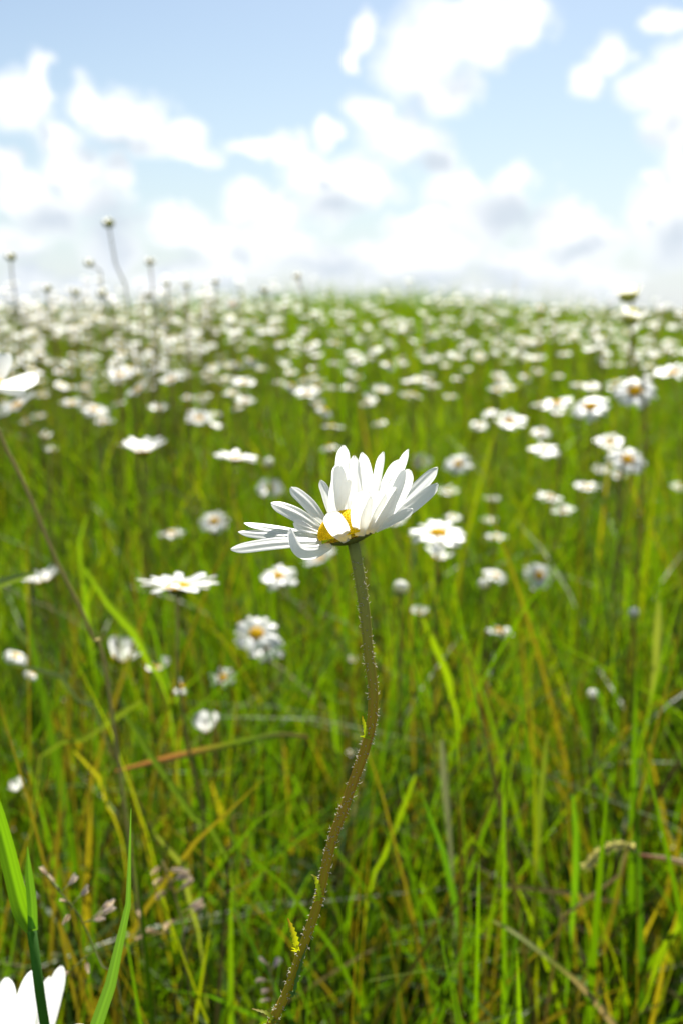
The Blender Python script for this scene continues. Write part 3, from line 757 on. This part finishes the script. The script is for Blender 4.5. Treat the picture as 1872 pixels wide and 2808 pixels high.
for pts, wpx, d, col, label, how in BL:
    nP = 22
    if 'bright' in label: wpx = [w_*.78 for w_ in wpx]
    p3 = [np.array(P(a, b, d+.004*i)) for i, (a, b) in enumerate(pts)]
    ww = np.array(wpx)*d/FPX
    cs = [np.array(col)*.72]*len(pts) if np.ndim(col[0]) == 0 else [np.array(c) for c in col]
    if how == 'root':
        q = p3[-1]; dirn = q-p3[-2]; dirn /= np.linalg.norm(dirn)
        g = q+dirn*.06+np.array([0, .03, 0]); gz = float(ground_z(g[0], g[1]))
        p3 += [q+dirn*.05+np.array([0, .012, -.03]), np.array([g[0]+dirn[0]*.02, g[1]+.02, gz])]
        ww = np.concatenate([ww, [min(ww[-1]*.4, .0011), .0008]]); cs = cs+[cs[-1], cs[-1]*.7]
    c3 = spline(np.hstack([np.array(p3), ww[:, None], np.array(cs)]), nP)
    mb = MB()
    root = p3[-1]
    side = rt+fw*rf.uniform(-.4, .4) if abs(pts[-1][1]-pts[0][1]) > abs(pts[-1][0]-pts[0][0])*.6 else up+fw*.4
    strip(mb, c3[:, :3], np.maximum(c3[:, 3], .0002), side, np.clip(c3[:, 4:], .004, 1), .12, 11)
    o = mb.obj('grass_plant', M_DRY if ('dry' in label or 'straw' in label or 'pale stalk' in label) else M_GRASS, None, root); o.location = root
    tag(o, label, 'grass', 'single blades in the grass')
    blade_pts += [(a, b, d) for a, b in pts]

# thick grass stalk at left with two leaves
e_top = [(86,2535),(92,2600),(101,2670),(112,2740),(124,2815)]
d = .298
p3 = [np.array(P(a, b, d)) for a, b in e_top]
g = p3[-1]+np.array([.01, .05, 0]); base = np.array([g[0], g[1], float(ground_z(g[0], g[1]))])
e = empty('grass_stalk', base, 'thick green grass stalk with long leaf in the bottom left corner, crossing white petals', 'grass stalk')
mb = MB(); tube(mb, spline(p3+[p3[-1]+np.array([.004, .01, -.12]), base], 24), .00145, 10, (.05, .12, .022)); mb.obj('stem', M_GRASS, e, base)
for pp, ww, c in (([(86,2550),(62,2500),(40,2420),(18,2330),(-12,2220),(-40,2120)], [30,50,46,44,38,20], (.12,.24,.012)), ([(90,2552),(88,2480),(80,2400),(76,2322)], [26,26,20,2], (.08,.17,.03))):
    a = spline(np.hstack([np.array([np.array(P(x, y, d-.002)) for x, y in pp]), (np.array(ww)*d/FPX)[:, None]]), 20)
    mb = MB(); strip(mb, a[:, :3], np.maximum(a[:, 3], .0002), rt+fw*.5, c, .15, 11); mb.obj('leaf', M_GRASS, e, base)

def spikelet(mb, p, dirn, ln, w, col):
    dirn = dirn/np.linalg.norm(dirn)
    s = np.cross(dirn, fw)+fw*.4
    for k in range(3):
        q = dirn+np.array([rf.uniform(-.25, .25), rf.uniform(-.25, .25), rf.uniform(-.2, .2)])
        petal(mb, [p, p+q*ln*.5, p+q*ln], w, s, cup=.6, nl=7, nw=5, seed=rf.randint(0, 999), basew=.5, maxat=.4, notch=0)
        mb.c[-1] = np.tile(np.array(col)*rf.uniform(.8, 1.2), (len(mb.c[-1]), 1))
def panicle(stem_px, d, spk, label, col, scol, wd=5):
    p3 = [np.array(P(a, b, d)) for a, b in stem_px]
    g = p3[-1]+np.array([.03, .08, 0]); base = np.array([g[0], g[1], float(ground_z(g[0], g[1]))])
    e = empty('grass_panicle', base, label, 'grass seed head', 'grass seed heads')
    mb = MB(); tube(mb, spline(p3+[base], 30), wd/2*d/FPX, 6, scol)
    for x0, y0, x1, y1, ln in spk: tube(mb, [np.array(P(x0, y0, d)), np.array(P(x1, y1, d+.001))], .00028, 4, np.array(scol)*1.6)
    mb.obj('stem', M_DRY, e, base)
    for x0, y0, x1, y1, ln in spk:
        mb = MB(); a = np.array(P(x1, y1, d+.001)); b = np.array(P(x0, y0, d))
        v = (a-b); spikelet(mb, a, v, ln*d/FPX, ln*.34*d/FPX, col); mb.obj('spikelet', M_DRY, e, base)
panicle([(128,2400),(165,2440),(200,2480),(232,2535),(258,2600),(285,2660),(330,2770),(350,2830)], .37,
        [(150,2425,130,2400,26),(165,2440,150,2420,26),(170,2445,190,2425,30),(195,2475,183,2472,24),(200,2480,190,2508,30),(232,2530,262,2515,30),(250,2520,282,2490,34),(262,2515,284,2502,30),(240,2528,258,2524,26),(200,2478,222,2455,30),(262,2605,228,2630,4),(230,2630,190,2665,30),(236,2620,238,2640,30)],
        'sharpish grass panicle with pinkish white spikelets near the bottom left corner', (.50,.42,.38), (.14,.16,.05))
panicle([(445,2360),(470,2430),(500,2510),(510,2600),(520,2720)], .50,
        [(448,2370,440,2378,34),(452,2385,470,2385,34),(460,2400,446,2410,36),(466,2420,486,2410,36),(470,2432,455,2445,36),(480,2450,500,2435,36),(498,2505,520,2490,34),(500,2512,478,2525,36),(470,2560,430,2555,34),(470,2550,400,2568,30),(505,2520,530,2500,30),(400,2540,390,2520,24)],
        'blurred dry panicle with pale pink spikelets right of the sharp blue-green blade', (.42,.34,.28), (.20,.16,.07), 6)
panicle([(735,2640),(750,2700),(760,2760),(765,2830)], .46, [(738,2650,728,2642,26),(742,2665,752,2650,26),(746,2690,730,2690,26),(752,2710,738,2715,26),(756,2740,740,2742,24)],
        'small lilac grey panicle low beside the foot of the sharp stem', (.36,.31,.34), (.14,.14,.06), 5)
# drooping seed spike
d = .56
sx = [(1605,2375),(1640,2340),(1680,2320),(1720,2318),(1742,2338),(1728,2370),(1680,2415),(1610,2465),(1540,2505)]
p3 = [np.array(P(a, b, d)) for a, b in sx]; g = p3[-1]+np.array([-.02, .06, 0]); base = np.array([g[0], g[1], float(ground_z(g[0], g[1]))])
e = empty('grass_spike', base, 'drooping caterpillar-like grass seed spike on a bent stalk at lower right', 'grass seed head', 'grass seed heads')
mb = MB(); tube(mb, spline(p3[3:]+[base], 24), .0009, 8, (.34,.28,.12)); mb.obj('stem', M_DRY, e, base)
mb = MB(); q = spline(p3[:5], 34)
tube(mb, q, .001, 6, (.20,.22,.08))
for i in range(1, 33):
    for k in range(4):
        a = rf.uniform(0, 6.28); dv = rt*math.cos(a)+up*math.sin(a)*.8+fw*rf.uniform(-.6, .6)+(q[i-1]-q[i])/np.linalg.norm(q[i-1]-q[i])*1.1
        dv /= np.linalg.norm(dv)
        strip(mb, [q[i], q[i]+dv*.0018, q[i]+dv*.0042], [.0008, .0014, .0002], np.cross(dv, fw)+up*.01, np.array([.42,.40,.16])*rf.uniform(.7, 1.3), .2)
mb.obj('seed_spike', M_DRY, e, base)
p3 = [np.array(P(a, b, .575)) for a, b in ((1752,2345),(1790,2350),(1832,2356),(1890,2372))]
mb = MB(); q = spline(p3, 14); tube(mb, q, np.linspace(.0009, .0018, 14), 8, [np.array((.26,.12,.06))*(1-i/13)+np.array((.42,.38,.26))*(i/13) for i in range(14)])
o = mb.obj('dry_twig', M_DRY, None, p3[-1]); o.location = p3[-1]; tag(o, 'reddish dry twig running to the right edge from the drooping seed spike', 'twig')

# ------------------------------------------------------------------ the mass of meadow grass
def wave(x, y, s):
    a = np.sin(x*2.1*s+1.3)*np.cos(y*1.7*s-.6)+np.sin((x*1.3+y*.9)*3.1*s+2.2)*.6+np.cos((x*.7-y*1.6)*4.3*s)*.4
    return a/2
class Grass:
    def __init__(s): s.V = []; s.F = []; s.Cc = []; s.n = 0
    def blades(s, x, y, h, w, lean, curl, cbase, ctip, nl, flat=False, dep_cull=True):
        n = len(x)
        z0 = ground_z(x, y)
        th = rng.uniform(0, 2*np.pi, n); ph = rng.uniform(0, 2*np.pi, n)
        t = np.linspace(0, 1, nl)[None, :]
        reach = lean[:, None]*t+curl[:, None]*t**2.5
        X = x[:, None]+h[:, None]*reach*np.cos(th)[:, None]
        Y = y[:, None]+h[:, None]*reach*np.sin(th)[:, None]
        Zz = z0[:, None]-.01+h[:, None]*(t-.55*np.abs(curl)[:, None]*t**3)
        if dep_cull:
            ok = np.ones(n, bool)
            px, py, d = project(np.stack([X, Y, Zz], -1))
            ok &= ~((d < .40) & (py < 2900)).any(1)
            for fx, fy, rx, ry, fd in fl_rects:
                hit = (np.abs(px-fx) < rx) & (np.abs(py-fy) < ry) & (d < fd-.004)
                ok &= ~(hit.any(1) & (rng.random(n) < .93))
            for fx, fy, fd in blade_pts:
                hit = (np.abs(px-fx) < 22) & (np.abs(py-fy) < 30) & (d < fd-.004)
                ok &= ~(hit.any(1) & (rng.random(n) < .85))
            X, Y, Zz, w, ph, cbase, ctip = X[ok], Y[ok], Zz[ok], w[ok], ph[ok], cbase[ok], ctip[ok]; n = ok.sum()
        prof = np.where(t < .35, .65+.35*t/.35, np.sqrt(np.clip(1-((t-.35)/.65)**1.8, 0, 1)))
        prof[:, -1] = .03
        hw = w[:, None]/2*prof
        tw = ph[:, None]+rng.uniform(-1.2, 1.2, n)[:, None]*t
        sx, sy = np.cos(tw)*hw, np.sin(tw)*hw
        A = np.stack([X-sx, Y-sy, Zz], -1); B = np.stack([X+sx, Y+sy, Zz], -1)
        V_ = np.stack([A, B], 2).reshape(-1, 3)
        c = cbase[:, None, :]*(1-t[..., None])+ctip[:, None, :]*t[..., None]
        c = np.repeat(c[:, :, None, :], 2, 2).reshape(-1, 3)
        i0 = (np.arange(n)*nl*2)[:, None]+(np.arange(nl-1)*2)[None, :]
        F = np.stack([i0, i0+1, i0+3, i0+2], -1).reshape(-1, 4)+s.n
        s.V.append(V_); s.F.append(F); s.Cc.append(c); s.n += len(V_)
    def build(s, name, material):
        v = np.concatenate(s.V).astype(np.float32); f = np.concatenate(s.F).astype(np.int32); c = np.concatenate(s.Cc)
        me = bpy.data.meshes.new(name)
        me.vertices.add(len(v)); me.vertices.foreach_set('co', v.ravel())
        me.loops.add(f.size); me.loops.foreach_set('vertex_index', f.ravel())
        me.polygons.add(len(f)); me.polygons.foreach_set('loop_start', np.arange(0, f.size, 4, dtype=np.int32))
        me.polygons.foreach_set('use_smooth', np.ones(len(f), bool))
        me.materials.append(material)
        me.update(calc_edges=True)
        at = me.color_attributes.new('tint', 'FLOAT_COLOR', 'POINT')
        at.data.foreach_set('color', np.concatenate([c, np.ones((len(c), 1))], 1).astype(np.float32).ravel())
        o = bpy.data.objects.new(name, me); COL.objects.link(o); return o
PALS = np.array([.70, .70, .34])*np.array([[.075,.150,.010],[.105,.185,.010],[.14,.205,.010],[.055,.115,.014],[.050,.120,.030],[.17,.20,.014],[.19,.15,.06],[.115,.090,.055]])
PW = np.array([.25,.24,.16,.13,.07,.07,.04,.04])
def colours(n, w=PW):
    k = rng.choice(len(PALS), n, p=w/w.sum()); c = PALS[k]*rng.uniform(.8, 1.25, n)[:, None]
    return c
G = Grass()
def scatter(n, y0, y1, kx, x0):
    """even cover over a wedge that widens with distance"""
    out_x, out_y = [], []
    wmax = kx*y1+x0
    while sum(map(len, out_x)) < n:
        y = rng.uniform(y0, y1, n*2); x = rng.uniform(-wmax, wmax, n*2)
        k = np.abs(x) < kx*y+x0
        k &= rng.random(n*2) < .72+.28*wave(x*2.2, y*2.2, 1.6)
        out_x.append(x[k]); out_y.append(y[k])
    return np.concatenate(out_x)[:n], np.concatenate(out_y)[:n]
def layer(n, y0, y1, kx, x0, hm, hs, wm, ws, nl, lean=.22, curl=.28, w=PW, tipk=1.04, basek=.96):
    x, y = scatter(n, y0, y1, kx, x0)
    hh = np.clip(rng.normal(hm, hs, n)*(1+.16*wave(x, y, 1.1)), .05, .74)
    c = colours(n, w)
    G.blades(x, y, hh, np.clip(rng.normal(wm, ws, n), .0008, .011), np.abs(rng.normal(0, lean, n)), np.abs(rng.normal(0, curl, n)), c*basek, c*tipk, nl)
# close: long leaf blades, thin culms, short undergrowth
SHADED_PW = np.array([.26,.10,.04,.24,.09,.03,.08,.16])  # more dark green and brown blades, painting shade into the nearest grass
layer(11000, .30, 1.2, .55, .45, .41, .10, .0036, .0015, 9, w=SHADED_PW)
layer(18000, 1.2, 2.3, .55, .45, .42, .09, .0036, .0015, 9)
layer(7000, .30, 2.3, .55, .45, .46, .08, .0015, .0004, 8, .12, .10, np.array([.2,.2,.1,.1,.05,.12,.12,.11]))
layer(14000, .30, 1.4, .55, .45, .19, .08, .0048, .0018, 6, .4, .45, np.array([.12,.05,.0,.26,.10,.03,.14,.30]))
layer(12000, 1.4, 2.3, .55, .45, .19, .08, .0048, .0018, 6, .4, .45)
layer(2400, .30, 2.3, .55, .45, .20, .08, .0035, .001, 7, .5, .5, np.array([.0,.0,.1,.0,.0,.25,.35,.3]))
layer(8000, .30, 2.3, .55, .45, .16, .06, .0022, .0007, 6, .7, .5, np.array([.0,.0,.0,.0,.0,.1,.3,.6]))
layer(2600, .30, 2.3, .55, .45, .15, .06, .0085, .0018, 7, .6, .5, np.array([.1,.1,.0,.4,.4,.0,.0,.0]))
# middle distance
layer(50000, 2.3, 4.5, .74, .6, .48, .08, .0046, .0015, 7, .34, .42, np.array([.25,.30,.24,.06,.03,.10,.01,.01]))  # lighter greens favoured here to colour the blades as if sunlit
layer(10500, 2.3, 4.5, .74, .6, .53, .08, .0018, .0005, 5, .12, .10, np.array([.2,.2,.1,.1,.05,.12,.12,.11]))
# up to and just over the crest
layer(84000, 4.5, 9.5, .74, .9, .52, .055, .0060, .0015, 6, .3, .34, np.array([.25,.28,.2,.1,.03,.10,.02,.02]))
layer(18500, 4.5, 9, .74, .9, .57, .05, .0030, .0005, 5, .12, .10)
# to either side and behind, as far as a step aside would show
layer(9000, -.8, .3, .0, 1.6, .36, .09, .0048, .0016, 7)
go2 = G.build('meadow_grass', M_GRASS); go2['kind'] = 'stuff'
tag(go2, 'long green meadow grass growing over the whole rise', 'grass')

# ------------------------------------------------------------------ the drift of far daisies
def far_mesh(seed, hgt):
    r = random.Random(seed); mb = MB()
    tx_, ty_ = r.uniform(-.4, .4), r.uniform(-.3, .25)
    ax = np.array([tx_, ty_, 1.]); ax /= np.linalg.norm(ax)
    top = np.array([r.uniform(-.04, .04), r.uniform(-.04, .04), hgt])
    tube(mb, spline([(0, 0, -.01), top*.5+np.array([r.uniform(-.02, .02), r.uniform(-.02, .02), 0]), top-ax*.003], 6), .0011, 4, stem_cols(r), cap=False, mi=2)
    a = np.cross(ax, [0, 1., 0]); a /= np.linalg.norm(a); b = np.cross(ax, a)
    dome(mb, top, ax, .006, .0032, 2, 9, 1, (.92, .70, .012)); dome(mb, top, -ax, .0059, .004, 1, 8, 2, (.10, .13, .03))
    nP = r.randint(14, 18); cu = R(r.choice([4, 12, 25, 40, -14, -30])); ra = r.uniform(.0155, .0205)
    for k in range(nP):
        th = 6.283*k/nP+r.uniform(-.1, .1); d = math.cos(th)*a+math.sin(th)*b
        c = cu+r.uniform(-.2, .2); ln = (ra-.006)*r.uniform(.7, 1.05)
        p0 = top+d*.0055; p1 = p0+(d*math.cos(c)+ax*math.sin(c))*ln*.55; c2 = c-r.uniform(.05, .5); p2 = p1+(d*math.cos(c2)+ax*math.sin(c2))*ln*.45
        petal(mb, [p0, p1, p2], .0045, np.cross(ax, d), nl=5, nw=3, seed=k, notch=0)
    return mb
FAR = [far_mesh(50+i, h) for i, h in enumerate((.54, .57, .59, .60, .61, .62, .64, .59, .58, .67))]
FARM = [f.mesh('daisy', [M_PETAL, M_DISC, M_STEM]) for f in FAR]
nF = 3050
fx, fy = [], []
while len(fx) < nF:
    y = 1.45+rng.random()**.85*5.5
    kx = .70*y+.4; x = rng.uniform(-kx, kx)
    dens = .66+.5*wave(x*1.1+3, y*.8, .8)
    if y > 3.6: dens *= .24+.6*(x < -.05*y)*(1-.25*(y-3.6))
    if y > 5.6: dens *= .4
    if y < 2.1: dens *= .25
    if x > .08*y and y < 2.6: dens *= .5
    if rng.random() < dens: fx.append(x); fy.append(y)
fx, fy = np.array(fx), np.array(fy); fz = ground_z(fx, fy)
hd_px, hd_py, hd_d = project(np.stack([fx, fy, fz+.6], -1))
seen = (hd_px > -20) & (hd_px < 1892)
order = np.argsort(np.where(seen, fy, fy+50))
n_ind = 190
ZONE = {('l', 'n'): ('small blurred white daisy in the near edge of the flower drift at left', 'near daisies of the left drift'),
        ('m', 'n'): ('small blurred white daisy in the near edge of the flower drift above the sharp flower', 'near daisies of the middle drift'),
        ('r', 'n'): ('small blurred white daisy in the near edge of the flower drift at right', 'near daisies of the right drift'),
        ('l', 'f'): ('tiny blurred daisy deep in the white drift below the left horizon', 'far daisies of the left drift'),
        ('m', 'f'): ('tiny blurred daisy deep in the white drift below the crest in the middle', 'far daisies of the middle drift'),
        ('r', 'f'): ('tiny blurred daisy deep in the white drift on the right slope', 'far daisies of the right drift')}
for i in order[:n_ind]:
    o = bpy.data.objects.new('daisy', FARM[int(rng.integers(len(FARM)))]); COL.objects.link(o)
    o.location = (fx[i], fy[i], fz[i]); o.rotation_euler = (rng.uniform(-.06, .06), rng.uniform(-.06, .06), rng.choice([0, 0, 1])*rng.uniform(-1.2, 1.2)); k = rng.uniform(.92, 1.06); o.scale = (k, k, k)
    zx = 'l' if hd_px[i] < 624 else ('m' if hd_px[i] < 1248 else 'r'); zy = 'n' if fy[i] < 2.2 else 'f'
    lb, gp = ZONE[(zx, zy)]
    tag(o, lb, 'flower', gp)
far_all = MB()
for i in order[n_ind:]:
    f = FAR[int(rng.integers(len(FAR)))]
    a = rng.uniform(-1.0, 1.0); k = rng.uniform(.92, 1.08)*(1-.15*float(sstep(4.0, 5.2, fy[i])))
    ca, sa = math.cos(a)*k, math.sin(a)*k
    Rm = np.array([[ca, -sa, 0], [sa, ca, 0], [0, 0, k]])
    v = np.concatenate(f.v) @ Rm.T+np.array([fx[i], fy[i], fz[i]])
    far_all.v.append(v); far_all.c += f.c
    far_all.f += [tuple(q+far_all.n for q in t_) for t_ in f.f]; far_all.m += f.m; far_all.n += len(v)
fo = far_all.obj('daisy_drift', [M_PETAL, M_DISC, M_STEM]); fo['kind'] = 'stuff'
tag(fo, 'countless far white daisies massed on the rise up to its crest', 'flowers')
